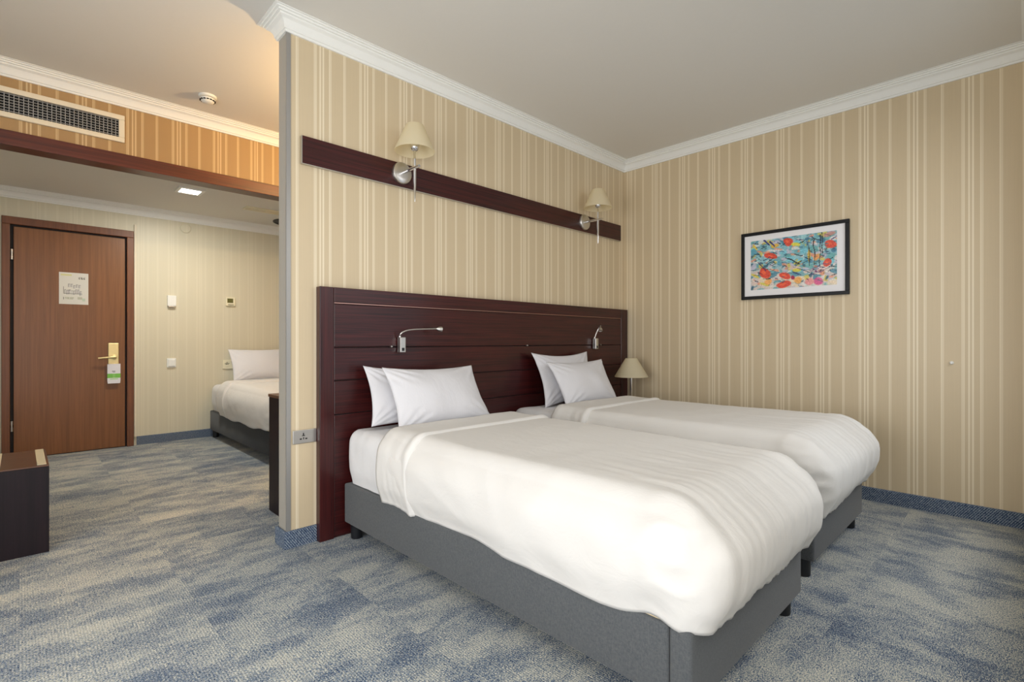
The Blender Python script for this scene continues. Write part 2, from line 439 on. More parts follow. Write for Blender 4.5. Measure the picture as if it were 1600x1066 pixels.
# ------------------------------------------------------------------ entrance door
d = thing('door_1', 'walnut-brown entrance door with brass lever in its casing', 'door', (.35, YD, 0), kind='structure')
obj('door_leaf', B(-.038, .739, YD - .020, YD + .03, .006, 2.036, bevel=.003), 'door_wood', d)
obj('casing', B(-.112, -.060, YD - .042, YD, 0, 2.052, bevel=.004), 'casing_wood', d)
obj('casing', B(.752, .806, YD - .042, YD, 0, 2.052, bevel=.004), 'casing_wood', d)
obj('casing', B(-.112, .806, YD - .042, YD, 2.052, 2.118, bevel=.004), 'casing_wood', d)
obj('rebate', B(-.060, .752, YD - .008, YD, 0, 2.052), 'groove', d)
for z in (1.79, .292):
    bm = bmesh.new(); lathe(bm, [(.009, -.045), (.009, -.012), (.0075, -.011), (.0075, .011), (.009, .012), (.009, .045)], (-.049, YD - .03, z), n=12)
    obj('hinge', bm, 'satin', d, smooth=True)
pl = obj('lock_plate', B(.607, .690, YD - .034, YD - .018, .765, 1.016, bevel=.006), 'brass', d)
bm = bmesh.new()
lathe(bm, [(.024, 0), (.024, -.012), (.012, -.016), (.012, -.05), (.0, -.052)], (.652, YD - .034, .880), axis='Y', n=20)
tube(bm, spline([(.662, YD - .080, .881), (.63, YD - .084, .880), (.58, YD - .082, .876), (.53, YD - .074, .871)]), [.011] * 12 + [.0095] * 13, n=12)
obj('lever', bm, 'brass', d, smooth=True)
bm = bmesh.new(); lathe(bm, [(.016, 0), (.016, -.010), (.010, -.013), (0, -.013)], (.655, YD - .034, .800), axis='Y', n=20)
obj('thumb_turn', bm, 'brass', d, smooth=True)

# ================================================================== printed sheets (flat print as colour attribute)
def printed(name, nx, ny, place, fn, mat, parent=None, thick=.0008, normal=(0, -1, 0)):
    """grid with one colour per face; place(u,v)->world point; fn(u,v)->sRGB 0..255, v from the top"""
    verts = [place(i / nx, j / ny) for j in range(ny + 1) for i in range(nx + 1)]
    base = Vector(parent.get('_base', (0, 0, 0))) if parent is not None else Vector((0, 0, 0))
    faces = [(j * (nx + 1) + i, j * (nx + 1) + i + 1, (j + 1) * (nx + 1) + i + 1, (j + 1) * (nx + 1) + i) for j in range(ny) for i in range(nx)]
    me = bpy.data.meshes.new(name); me.from_pydata([Vector(v) - base for v in verts], [], faces)
    ca = me.color_attributes.new('paint', 'FLOAT_COLOR', 'CORNER')
    k = 0
    for j in range(ny):
        for i in range(nx):
            c = srgb(*[max(0, min(255, x)) for x in fn((i + .5) / nx, (j + .5) / ny)])
            for _ in range(4):
                ca.data[k].color = c; k += 1
    me.materials.append(M[mat]); me.update()
    o = bpy.data.objects.new(name, me); COL.objects.link(o)
    if parent is not None: o.parent = parent
    md = o.modifiers.new('thickness', 'SOLIDIFY'); md.thickness = thick; md.offset = 0
    return o
def lerp3(a, b, t): return tuple(x + (y - x) * t for x, y in zip(a, b))
# evacuation plan on the door
rp = random.Random(3)
rooms = [(.18 + .075 * k, .52 + .07 * rp.random(), .060, .14) for k in range(8)]
rooms2 = [(.30 + .09 * k, .34 + .05 * rp.random(), .07, .11) for k in range(5)]
def plan_fn(u, v):
    c = (214, 212, 204)
    if .06 < u < .94 and .055 < v < .10 and u < .42: c = (206, 204, 150)
    if .66 < u < .90 and .13 < v < .20 and noise.noise((u * 60, v * 34, 2)) > -.05: c = (70, 74, 66)
    for (x, y, w, h) in rooms + rooms2:
        if x < u < x + w and y < v < y + h:
            c = (196, 194, 192)
            if u - x < .014 or v - y < .014: c = (124, 122, 120)
    if .15 < u < .78 and abs(v - .665) < .008: c = (84, 86, 84)
    if .15 < u < .165 and .45 < v < .665: c = (120, 120, 116)
    if .78 < u < .79 and .40 < v < .665: c = (120, 120, 116)
    if .19 < u < .50 and .78 < v < .84 and noise.noise((u * 50, v * 90, 5)) > -.1: c = (176, 178, 160)
    if .62 < u < .78 and .76 < v < .84: c = (182, 182, 166)
    if .14 < u < .155 and .77 < v < .86: c = (60, 60, 60)
    if .78 < u < .90 and .80 < v < .90: c = (186, 200, 182)
    return c
o = printed('evacuation_plan', 56, 76, lambda u, v: (.257 + .206 * u, YD - .0215, 1.667 - .292 * v), plan_fn, 'print')
tag(o, 'white printed floor-plan sheet taped to the entrance door', 'notice')
def hanger_fn(u, v):
    c = (228, 226, 232)
    if .50 < v < .72: c = (120, 190, 82)
    if .50 < v < .72 and .42 < u < .62 and abs((v * 22) % 2 - 1) < .4: c = (170, 218, 140)
    if .36 < v < .40 and .34 < u < .62: c = (70, 66, 80)
    if .42 < v < .44 and .38 < u < .58: c = (140, 138, 150)
    if .76 < v < .80 and .2 < u < .8: c = (176, 212, 170)
    return c
def hanger_place(u, v):
    x = .600 + .100 * u; z = .815 - .188 * v
    cx = .655; r = math.hypot(x - cx, z - .800)
    if v > .82: x = .650 + (x - .650) * (1 - .9 * (v - .82) ** 1.5)
    return (x, YD - .050 - .004 * math.sin(u * 3), z)
o = printed('door_hanger', 20, 36, hanger_place, hanger_fn, 'print')
tag(o, 'white and green card hanging below the brass door lever', 'door hanger')

# ================================================================== entry wall and ceiling fittings
def plate(name, label, cat, x0, x1, z0, z1, mat, y=YD, depth=.014):
    t = thing(name, label, cat, ((x0 + x1) / 2, y, z0))
    obj('plate', B(x0, x1, y - depth, y, z0, z1, bevel=.003), mat, t)
    return t
t = plate('wall_box', 'square white wall box beside the door at head height', 'wall box', 1.088, 1.164, 1.398, 1.505, 'white_plastic', depth=.024)
obj('lower_lip', B(1.094, 1.158, YD - .030, YD - .001, 1.384, 1.397, bevel=.002), 'satin', t)
t = plate('thermostat', 'small cream thermostat with green display above the bed pillow', 'thermostat', 1.630, 1.722, 1.424, 1.520, 'cream_plastic', depth=.02)
obj('display', B(1.642, 1.700, YD - .022, YD - .018, 1.458, 1.506), 'lcd', t)
obj('button_row', B(1.650, 1.705, YD - .022, YD - .018, 1.434, 1.440), 'lcd', t)
t = plate('card_switch', 'white rocker switch on the entry wall at hip height', 'switch', 1.084, 1.164, .762, .856, 'white_plastic')
obj('rocker', B(1.094, 1.154, YD - .024, YD - .012, .774, .844, bevel=.004), 'white_plastic', t)
t = plate('double_socket', 'cream double socket plate beside the pillow of the far bed', 'socket', 1.597, 1.765, .728, .826, 'cream_plastic')
bm = bmesh.new(); lathe(bm, [(.026, 0), (.026, -.004), (.021, -.004), (.020, -.001), (0, -.001)], (1.640, YD - .014, .777), axis='Y', n=24); obj('outlet', bm, 'cream_plastic', t, smooth=True)
bm = bmesh.new()
for dx in (-.008, .008): lathe(bm, [(.004, 0), (.004, -.0045), (0, -.0045)], (1.640 + dx, YD - .0145, .777), axis='Y', n=10)
box(bm, 1.636, 1.644, YD - .0195, YD - .014, .797, .802); box(bm, 1.615, 1.665, YD - .0185, YD - .016, .785, .788)
obj('pin_hole', bm, 'dark_hole', t)
bm = bmesh.new(); lathe(bm, [(.009, 0), (.009, -.003), (0, -.003)], (1.715, YD - .014, .777), axis='Y', n=14); obj('data_port', bm, 'dark_hole', t)
bm = bmesh.new(); lathe(bm, [(.050, 0), (.050, -.006), (.044, -.011), (0, -.012)], (1.250, YD, 2.222), axis='Y', n=28)
o = obj('cover_disc', bm, 'paper_entry', smooth=True); tag(o, 'round pale cover disc high on the entry wall under the moulding', 'cover plate')

# square downlight in the entrance ceiling
t = thing('downlight', 'lit square downlight in the entrance ceiling', 'ceiling light', (1.08, 5.19, ZE))
bm = bmesh.new()
for a in ((-.1, -.075, -.1, .1), (.075, .1, -.1, .1), (-.075, .075, -.1, -.075), (-.075, .075, .075, .1)):
    box(bm, 1.08 + a[0], 1.08 + a[1], 5.19 + a[2], 5.19 + a[3], ZE - .012, ZE)
obj('bezel', bm, 'white_plastic', t)
obj('diffuser', B(1.005, 1.155, 5.115, 5.265, ZE - .007, ZE), 'spot_glow', t)
l = bpy.data.lights.new('downlight_lamp', 'AREA'); l.shape = 'SQUARE'; l.size = .14; l.energy = 24; l.color = (1.0, .97, .88)
lo = bpy.data.objects.new('downlight_lamp', l); COL.objects.link(lo); lo.parent = t; lo.location = (0, 0, -.016)
# slot diffuser
t = thing('slot_diffuser', 'cream slotted air diffuser in the entrance ceiling', 'air vent', (1.86, 5.44, ZE))
bm = bmesh.new()
for a in ((1.60, 2.12, 5.375, 5.392), (1.60, 2.12, 5.488, 5.505), (1.60, 1.617, 5.392, 5.488), (2.103, 2.12, 5.392, 5.488)): box(bm, a[0], a[1], a[2], a[3], ZE - .012, ZE)
obj('frame', bm, 'cream_plastic', t)
obj('recess', B(1.617, 2.103, 5.392, 5.488, ZE - .002, ZE), 'diffuser_gold', t)
for k in range(4):
    obj('slat', B(1.617, 2.103, 5.403 + .022 * k, 5.412 + .022 * k, ZE - .010, ZE - .003), 'cream_plastic', t)
bm = bmesh.new(); lathe(bm, [(.165, 0), (.165, -.010), (.155, -.014), (.150, -.006), (0, -.006)], (2.165, 5.80, ZE), n=40)
o = obj('ceiling_fitting', bm, 'black', smooth=True); tag(o, 'black round ceiling fitting half hidden behind the partition edge', 'ceiling fitting')

# smoke detector
t = thing('smoke_detector', 'round white smoke detector on the ceiling before the soffit', 'smoke detector', (.892, 3.80, ZC))
bm = bmesh.new(); lathe(bm, [(.052, 0), (.052, -.010), (.048, -.014), (0, -.014)], (.892, 3.80, ZC), n=32); obj('base', bm, 'white_plastic', t, smooth=True)
bm = bmesh.new(); lathe(bm, [(.030, -.014), (.043, -.020), (.043, -.028), (.036, -.040), (.022, -.047), (0, -.048)], (.892, 3.80, ZC), n=32); obj('cap', bm, 'white_plastic', t, smooth=True)
bm = bmesh.new()
for k in range(14):
    a = 2 * math.pi * k / 14; x, y = .892 + .0405 * math.cos(a), 3.80 + .0405 * math.sin(a)
    box(bm, x - .006, x + .006, y - .006, y + .006, ZC - .035, ZC - .030)
obj('vent_slot', bm, 'dark_hole', t)

# air grille on the soffit
GX0, GX1, GZ0, GZ1 = -.70, .494, 2.337, 2.513
t = thing('air_grille', 'cream framed air grille with metal fins on the striped soffit', 'air vent', ((GX0 + GX1) / 2, YS, GZ0))
fw = .031
for a in ((GX0, GX1, GZ1 - fw, GZ1), (GX0, GX1, GZ0, GZ0 + fw), (GX0, GX0 + fw, GZ0 + fw, GZ1 - fw), (GX1 - fw, GX1, GZ0 + fw, GZ1 - fw)):
    obj('frame_bar', B(a[0], a[1], YS - .018, YS, a[2], a[3], bevel=.003), 'trim_cream', t)
obj('duct_back', B(GX0 + fw, GX1 - fw, YS - .002, YS, GZ0 + fw, GZ1 - fw), 'dark_hole', t)
bm = bmesh.new(); x = GX0 + fw + .01
while x < GX1 - fw:
    box(bm, x - .0016, x + .0016, YS - .009, YS - .002, GZ0 + fw, GZ1 - fw); x += .0205
o = obj('vertical_fins', bm, 'satin', t); o['kind'] = 'stuff'
bm = bmesh.new(); z = GZ0 + fw + .008
while z < GZ1 - fw:
    box(bm, GX0 + fw, GX1 - fw, YS - .015, YS - .009, z - .0018, z + .0018); z += .0163
o = obj('horizontal_fins', bm, 'alu', t); o['kind'] = 'stuff'

# ================================================================== headboard
HY = 2.535
t = thing('headboard', 'wide dark mahogany panelled headboard behind the two beds', 'headboard', (2.52, Y0, 0))
obj('backing', B(1.104, 3.942, HY + .016, Y0 - .001, .002, 1.312), 'groove', t)
obj('stile', B(1.100, 1.176, HY, Y0 - .001, 0, 1.317, bevel=.003), 'mahogany_z', t)
obj('stile', B(3.846, 3.946, HY, Y0 - .001, 0, 1.317, bevel=.003), 'mahogany_z', t)
obj('top_rail', B(1.177, 3.845, HY, Y0 - .001, 1.238, 1.317, bevel=.003), 'mahogany_x', t)
zs = [0.0, .647, .826, 1.001, 1.233]
for a, b in zip(zs, zs[1:]):
    obj('plank', B(1.180, 3.842, HY + .006, HY + .020, a + .0025, b - .0025, bevel=.003), 'mahogany_x', t)
bm = bmesh.new(); box(bm, 1.180, 3.842, HY + .0045, HY + .007, 1.2335, 1.2375)
obj('inlay', bm, 'inlay', t)
bm = bmesh.new(); box(bm, 1.1765, 1.1795, HY + .0045, HY + .007, .002, 1.2375); obj('inlay', bm, 'mahogany_z', t)
bm = bmesh.new(); box(bm, 3.8425, 3.8455, HY + .0045, HY + .007, .002, 1.2375); obj('inlay', bm, 'inlay', t)
for x in (1.515, 2.63, 3.53):
    bm = bmesh.new(); lathe(bm, [(.006, .006), (.006, -.004), (.004, -.008), (0, -.009)], (x, HY, 1.003), axis='Y', n=12); obj('stud', bm, 'satin', t, smooth=True)

# long wall board
t = thing('wall_board', 'long dark mahogany board on the wall carrying the two sconces', 'wall board', (2.45, Y0, 1.935))
obj('board', B(1.022, 3.876, Y0 - .020, Y0 - .0005, 1.937, 2.076, bevel=.0015), 'mahogany_x', t)
obj('edge_strip', B(1.022, 3.876, Y0 - .0195, Y0 - .001, 1.9335, 1.9365), 'satin', t)
obj('edge_strip', B(1.0185, 1.0215, Y0 - .0195, Y0 - .001, 1.9335, 2.076), 'satin', t)

# ================================================================== wall sconces
def sconce(x, yw, s, label, lit=False):
    """s = -1: sticks out towards -y from a surface at yw"""
    t = thing('wall_sconce', label, 'wall lamp', (x, yw, 1.82), group='chrome wall sconces with cream shades')
    zc = 2.015; ys = yw + s * .140
    bm = bmesh.new(); lathe(bm, [(.063, 0), (.063, s * .010), (.060, s * .017), (.052, s * .021), (.030, s * .023), (0, s * .0235)], (x, yw, zc), axis='Y', n=40)
    obj('wall_plate', bm, 'satin', t, smooth=True)
    bm = bmesh.new(); tube(bm, [(x, yw + s * .02, zc), (x, yw + s * .08, zc), (x, ys, zc), (x, ys + s * .045, zc)], [.010, .010, .0095, .008], n=16)
    obj('arm', bm, 'chrome', t, smooth=True)
    bm = bmesh.new(); zz = [1.822, 1.85, 1.90, 1.96, 2.02, 2.07, 2.115]; rr = [.0035, .0055, .0072, .0082, .0078, .0068, .006]
    tube(bm, [(x, ys, z) for z in zz], rr, n=16); obj('stem', bm, 'chrome', t, smooth=True)
    bm = bmesh.new(); lathe(bm, [(.007, 2.108), (.016, 2.112), (.024, 2.124), (.027, 2.142), (.027, 2.158), (.018, 2.160), (0, 2.160)], (x, ys, 0), n=28); obj('socket_cup', bm, 'chrome', t, smooth=True)
    bm = bmesh.new(); lathe(bm, [(.012, 2.160), (.020, 2.178), (.022, 2.196), (.015, 2.216), (0, 2.224)], (x, ys, 0), n=20); obj('bulb', bm, 'bulb_warm' if lit else 'white_plastic', t, smooth=True)
    bm = bmesh.new()
    cone(bm, [(.1115, 2.106), (.112, 2.110), (.051, 2.252), (.049, 2.255)], (x, ys, 0))
    obj('shade', bm, 'shade', t, smooth=True)
    if lit:
        l = bpy.data.lights.new('sconce_lamp', 'POINT'); l.energy = 95; l.color = (1.0, .68, .34); l.shadow_soft_size = .03
        lo = bpy.data.objects.new('sconce_lamp', l); COL.objects.link(lo); lo.parent = t; lo.location = (0, ys - yw, 2.25 - 1.82)
    return t
sconce(1.597, Y0 - .020, -1, 'chrome wall sconce with cream shade above the nearer bed')
sconce(3.335, Y0 - .020, -1, 'chrome wall sconce with cream shade near the room corner')
sconce(1.95, YB, 1, 'lit wall sconce on the hidden rear face of the partition', lit=True)

# ================================================================== reading lamps
def reading_lamp(x, neck, head_dir, label):
    t = thing('reading_lamp', label, 'reading lamp', (x, HY, .969), group='gooseneck reading lamps on the headboard')
    obj('housing', B(x - .018, x + .018, HY - .036, HY - .001, .969, 1.057, bevel=.003), 'satin', t)
    obj('switch', B(x - .008, x + .008, HY - .039, HY - .035, .978, .996, bevel=.0015), 'black', t)
    bm = bmesh.new(); lathe(bm, [(.007, 1.056), (.007, 1.064), (.005, 1.066)], (neck[0][0], neck[0][1], 0), n=14); obj('collar', bm, 'satin', t, smooth=True)
    pts = spline(neck, 8)
    bm = bmesh.new(); tube(bm, pts, .0042, n=10); obj('gooseneck', bm, 'satin', t, smooth=True)
    p = pts[-1]; dd = Vector(head_dir).normalized()
    bm = bmesh.new(); q = dd.to_track_quat('Z', 'Y').to_matrix().to_4x4()
    lathe(bm, [(.004, -.006), (.007, 0), (.013, .008), (.0165, .018), (.0165, .030), (.013, .031), (.012, .026), (0, .026)], n=20)
    bmesh.ops.transform(bm, matrix=Matrix.Translation(p) @ q, verts=bm.verts)
    obj('lamp_head', bm, 'satin', t, smooth=True)
    return t
reading_lamp(1.571, [(1.560, HY - .02, 1.058), (1.561, HY - .03, 1.078), (1.585, HY - .045, 1.094), (1.625, HY - .055, 1.101), (1.68, HY - .062, 1.104), (1.74, HY - .068, 1.106), (1.782, HY - .072, 1.108)], (1, -.15, -.12),
             'gooseneck reading lamp with its arm stretched sideways above the near bed')
reading_lamp(3.434, [(3.42, HY - .02, 1.058), (3.428, HY - .03, 1.095), (3.438, HY - .045, 1.135), (3.436, HY - .065, 1.158), (3.412, HY - .085, 1.160), (3.390, HY - .10, 1.143)], (-.5, -.35, -1.0),
             'gooseneck reading lamp curled downwards above the bed by the corner')

# socket plate beside the headboard
t = thing('socket_plate', 'wide satin universal socket plate on the wall left of the headboard', 'socket', (1.037, Y0, .515))
obj('plate', B(.979, 1.0985, Y0 - .009, Y0 - .0005, .515, .583, bevel=.002), 'satin', t)
bm = bmesh.new()
box(bm, 1.029, 1.034, Y0 - .0098, Y0 - .008, .555, .568); box(bm, 1.024, 1.039, Y0 - .0098, Y0 - .008, .5525, .556)
box(bm, 1.013, 1.023, Y0 - .0098, Y0 - .008, .535, .541); box(bm, 1.041, 1.051, Y0 - .0098, Y0 - .008, .535, .541); box(bm, 1.030, 1.034, Y0 - .0098, Y0 - .008, .535, .546)
obj('pin_hole', bm, 'dark_hole', t)

# ================================================================== beds
def smooth01(a, b, x):
    t = max(0.0, min(1.0, (x - a) / (b - a))); return t * t * (3 - 2 * t)
def cover(x0, x1, yf, yh, z0, z1, rx, ry, rz, res, disp, head=False, hem=.010, seed=0.0, bulge=.02, foot_bulge=.03, lift=None):
    """soft box draped over a mattress: open underneath; yf = foot (small y), yh = head"""
    bm = bmesh.new(); cache = {}
    nx = max(6, int((x1 - x0) / res)); ny = max(8, int((yh - yf) / res)); nz = max(6, int((z1 - z0) / (res * .8)))
    def vert(i, j, k):
        key = (i, j, k)
        if key in cache: return cache[key]
        x = x0 + (x1 - x0) * i / nx; y = yf + (yh - yf) * j / ny; z = z0 + (z1 - z0) * k / nz
        p = Vector((x, y, z))
        q = Vector((min(max(x, x0 + rx), x1 - rx), max(y, yf + ry) if not head else min(max(y, yf + ry), yh - ry), min(z, z1 - rz)))
        d = Vector(((x - q.x) / rx, (y - q.y) / ry, (z - q.z) / rz))
        if d.length > 1e-6:
            d.normalize(); out = q + Vector((d.x * rx, d.y * ry, d.z * rz))
        else: out = p.copy(); d = Vector((0, 0, 1))
        tz = (z - z0) / (z1 - z0)
        w = math.sin(math.pi * min(1, tz * 1.05))
        out.x += d.x * bulge * w * abs(d.x)
        out.y += d.y * (foot_bulge if d.y < 0 else bulge) * w * abs(d.y)
        # gathered lower hem
        lw = smooth01(.30, 0, tz)
        out.z += lw * hem * noise.noise((x * 4.2 + seed, y * 4.2, 3.1))
        if lift:
            lf = smooth01(.5, 0, tz) * lift(x, y); out.z += lf; out.x -= d.x * lf * .45
        out.x -= d.x * lw * .012; out.y -= d.y * lw * .014
        out += d * disp(out, d, tz)
        cache[key] = bm.verts.new(out); return cache[key]
    def face(a, b, c, e):
        bm.faces.new((vert(*a), vert(*b), vert(*c), vert(*e)))
    for i in range(nx):
        for j in range(ny): face((i, j, nz), (i + 1, j, nz), (i + 1, j + 1, nz), (i, j + 1, nz))
    for j in range(ny):
        for k in range(nz):
            face((0, j, k), (0, j, k + 1), (0, j + 1, k + 1), (0, j + 1, k)); face((nx, j, k), (nx, j + 1, k), (nx, j + 1, k + 1), (nx, j, k + 1))
    for i in range(nx):
        for k in range(nz):
            face((i, 0, k), (i + 1, 0, k), (i + 1, 0, k + 1), (i, 0, k + 1))
            if head: face((i, ny, k), (i, ny, k + 1), (i + 1, ny, k + 1), (i + 1, ny, k))
    if head:
        c = [vert(i, 0, 0) for i in range(nx)] + [vert(nx, j, 0) for j in range(ny)] + [vert(i, ny, 0) for i in range(nx, 0, -1)] + [vert(0, j, 0) for j in range(ny, 0, -1)]
        bm.faces.new(c)
    return bm
def ridged(p, s, seed): return 1 - 2 * abs(noise.noise((p[0] * s[0] + seed, p[1] * s[1], p[2] * s[2])))

def make_bed(bx0, bx1, by0, by1, fabric_mat, names, seed, res=.014, group=None, base_h=.285):
    """frame from foot by0 to head by1; returns bed and duvet"""
    cx = (bx0 + bx1) / 2
    bed = thing('bed', names[0], 'bed', (cx, (by0 + by1) / 2, 0), group='single beds')
    obj('base', B(bx0, bx1, by0 + .066, by1, .08, base_h, bevel=.010, seg=3), fabric_mat, bed, smooth=True)
    obj('foot_panel', B(bx0, bx1, by0, by0 + .0645, .08, base_h, bevel=.012, seg=3), fabric_mat, bed, smooth=True)
    for lx in (bx0 + .045, bx1 - .045):
        for ly in (by0 + .055, by1 - .05):
            bm = bmesh.new(); lathe(bm, [(.026, 0), (.029, .003), (.031, .075), (.031, .081)], (lx, ly, 0), n=24)
            obj('leg', bm, 'black', bed, smooth=True)
    obj('slat_rail', B(bx0 + .009, bx1 - .009, by0 + .070, by0 + .330, base_h - .006, base_h + .005), 'pine', bed)
    def sheet_disp(p, d, tz):
        return .004 * noise.noise((p.x * 5 + seed, p.y * 7, p.z * 9)) + .003 * ridged((p.x, p.y, p.z), (3, 14, 5), seed)
    bm = cover(bx0 + .012, bx1 - .012, by0 + .06, by1 - .012, base_h + .006, .566, .05, .05, .06, .02, sheet_disp, head=True, hem=0, seed=seed, bulge=.008, foot_bulge=0)
    obj('mattress', bm, 'sheet', bed, smooth=True, angle=60)
    yh = by1 - .415
    def duvet_disp(p, d, tz):
        foot = smooth01(by0 + .62, by0 + .10, p.y)
        s = .007 * noise.noise((p.x * 2.3 + seed, p.y * 2.0, p.z * 2.5)) * (1 + foot)
        # gathers running over the foot end
        run = p.y - p.z
        gth = ridged((p.x + .04 * math.sin(run * 5 + seed), run, 0), (30, 1.6, 1), seed) * .6 + ridged((p.x, run, 0), (52, 2.4, 1), seed + 7) * .4
        gather = foot * smooth01(bx0 + .02, bx0 + .16, p.x) * smooth01(bx1 + .05, bx1 - .05, p.x)
        s += .0105 * gth * gather
        # soft long creases on the sides
        side = abs(d.x)
        s += side * (.008 * ridged((p.x, p.y + .6 * p.z, p.z), (1, 2.6, 3.0), seed + 3) + .004 * ridged((p.x, p.y - .8 * p.z, p.z), (1, 6.0, 4.0), seed + 13))
        s += (1 - side) * (1 - foot) * .0035 * ridged((p.x, p.y, 0), (2.2, 5.5, 1), seed + 11)
        # crumpled corner ridge
        for xe in (bx0, bx1):
            r = math.hypot(p.x - xe, (p.y - by0 - .02) * .8)
            c = smooth01(.13, .02, r)
            s += c * (.010 + .009 * ridged((p.x, p.y, p.z), (9, 12, 15), seed + 5))
        return s
    duv = thing('duvet', names[1], 'duvet', (cx, (by0 + yh) / 2, base_h), group='white duvets on the single beds')
    bm = cover(bx0 - .012, bx1 + .012, by0 - .035, yh, base_h - .012, .612, .085, .165, .15, res, duvet_disp, hem=.022, seed=seed, bulge=.022, foot_bulge=.045,
               lift=lambda x, y: .026 * math.exp(-(((x - bx0) / .08) ** 2 + ((y - by0 - .11) / .07) ** 2)))
    o = obj('quilt', bm, 'linen', duv, smooth=True, angle=180)
    md = o.modifiers.new('thickness', 'SOLIDIFY'); md.thickness = .012; md.offset = -1
    # turned-down band at the head end
    def band_disp(p, d, tz):
        e = min(p.y - (yh - .255), yh + .004 - p.y)
        puff = .009 * math.exp(-((p.y - (yh - .232)) / .022) ** 2) + .005 * math.exp(-((p.y - yh + .02) / .05) ** 2)
        return .003 + puff + .0045 * ridged((p.x, p.y, p.z), (1.5, 20, 3), seed + 2) * abs(d.x) + .003 * noise.noise((p.x * 6, p.y * 9, p.z * 6 + seed))
    bm = cover(bx0 - .013, bx1 + .013, yh - .255, yh + .012, base_h - .011, .617, .085, .001, .10, .013, band_disp, hem=.022, seed=seed, bulge=.020, foot_bulge=0)
    # remove the foot face of the band so that it is an open strip
    lim = yh - .255 + .0005
    bmesh.ops.delete(bm, geom=[f for f in bm.faces if all(v.co.y < lim for v in f.verts)], context='FACES')
    o = obj('turned_down_band', bm, 'linen', duv, smooth=True, angle=180)
    md = o.modifiers.new('thickness', 'SOLIDIFY'); md.thickness = .010; md.offset = -1
    return bed, duv

def pillow(name_label, bottom, top, x0, x1, T=.062, twist=0.0, seed=0.0, group='white pillows', yaw=0.0, corner=.05, roll=0.0):
    """bottom/top: (y,z) of lower and upper edges; leaning between them"""
    a = Vector((0, bottom[0], bottom[1])); b = Vector((0, top[0], top[1]))
    up = (b - a).normalized(); H = (b - a).length; W = x1 - x0
    nrm = Vector((1, 0, 0)).cross(up)            # faces the room (-y, +z)
    c = (a + b) / 2; c.x = (x0 + x1) / 2
    nx, ny = 56, 40; bm = bmesh.new(); sides = []
    for sgn in (1, -1):
        grid = []
        for j in range(ny + 1):
            row = []
            for i in range(nx + 1):
                u = -1 + 2 * i / nx; v = -1 + 2 * j / ny
                u = math.sin(u * math.pi / 2) * .35 + u * .65; v = math.sin(v * math.pi / 2) * .35 + v * .65
                px = W / 2 * u * (1 - corner * (1 - v * v)); py = H / 2 * v * (1 - (corner + .03) * (1 - u * u))
                prof = max(0, (1 - abs(u) ** 2.4)) ** .62 * max(0, (1 - abs(v) ** 2.2)) ** .62
                th = T * prof * (1.06 - .16 * v)
                edge = 1 - prof
                w = .010 * noise.noise((px * 6 + seed, py * 7, sgn * 2.0)) * prof
                ang = math.atan2(abs(v) - 1.15, abs(u) - 1.15)
                w += .0055 * math.sin(ang * 22 + seed) * smooth01(.9, .3, math.hypot(1 - abs(u), 1 - abs(v))) * prof ** .5
                w += .005 * edge * noise.noise((px * 12, py * 12, seed)) * (1 if prof > 0 else .0)
                q = c + Vector((px, 0, 0)) + up * py + nrm * (sgn * th + w + .02 * (u * u) * (-1) * 0)
                # corners droop slightly
                q += nrm * (-.018 * (u * v) * twist)
                row.append(q)
            grid.append(row)
        sides.append(grid)
    vf = [[bm.verts.new(p) for p in row] for row in sides[0]]
    vb = [[vf[j][i] if i in (0, nx) or j in (0, ny) else bm.verts.new(sides[1][j][i]) for i in range(nx + 1)] for j in range(ny + 1)]
    for g, flip in ((vf, False), (vb, True)):
        for j in range(ny):
            for i in range(nx):
                f = (g[j][i], g[j][i + 1], g[j + 1][i + 1], g[j + 1][i])
                bm.faces.new(f[::-1] if flip else f)
    if roll: bmesh.ops.rotate(bm, verts=bm.verts, cent=c, matrix=Matrix.Rotation(roll, 3, nrm))
    if yaw: bmesh.ops.rotate(bm, verts=bm.verts, cent=c, matrix=Matrix.Rotation(yaw, 3, 'Z'))
    o = obj('pillow', bm, 'pillow', smooth=True, angle=180)
    tag(o, name_label, 'pillow', group)
    return o

make_bed(1.225, 2.122, .598, 2.520, 'grey_fabric', ('single bed with grey upholstered base nearest the camera', 'white duvet tucked over the bed nearest the camera'), 1.3)
make_bed(2.440, 3.345, .640, 2.520, 'grey_fabric', ('single bed with grey base beside the wall with the painting', 'white duvet tucked over the bed beside the painting wall'), 5.9)
make_bed(1.470, 2.370, 4.20, YD - .03, 'shaded_fabric', ('single bed in the entry alcove, its base coloured dark for shade', 'white duvet over the bed in the entry alcove'), 9.4, res=.022)
pillow('rear white pillow against the headboard on the near bed', (2.350, .575), (2.485, .885), 1.305, 1.860, seed=1, T=.052, corner=.09, roll=R(-4))
pillow('front white pillow leaning on another on the near bed', (2.180, .572), (2.360, .893), 1.350, 1.970, seed=4, T=.064, twist=.5, corner=.085)
pillow('rear white pillow with tall corners on the bed by the corner', (2.350, .566), (2.485, .952), 2.620, 3.275, seed=8, T=.052, corner=.13)
pillow('front white pillow leaning on another on the bed by the corner', (2.185, .572), (2.360, .890), 2.650, 3.290, seed=11, T=.064, twist=-.4, corner=.085)
pillow('white pillow on the bed in the entry alcove', (5.90, .600), (6.10, .945), 1.625, 2.26, seed=15, T=.065)

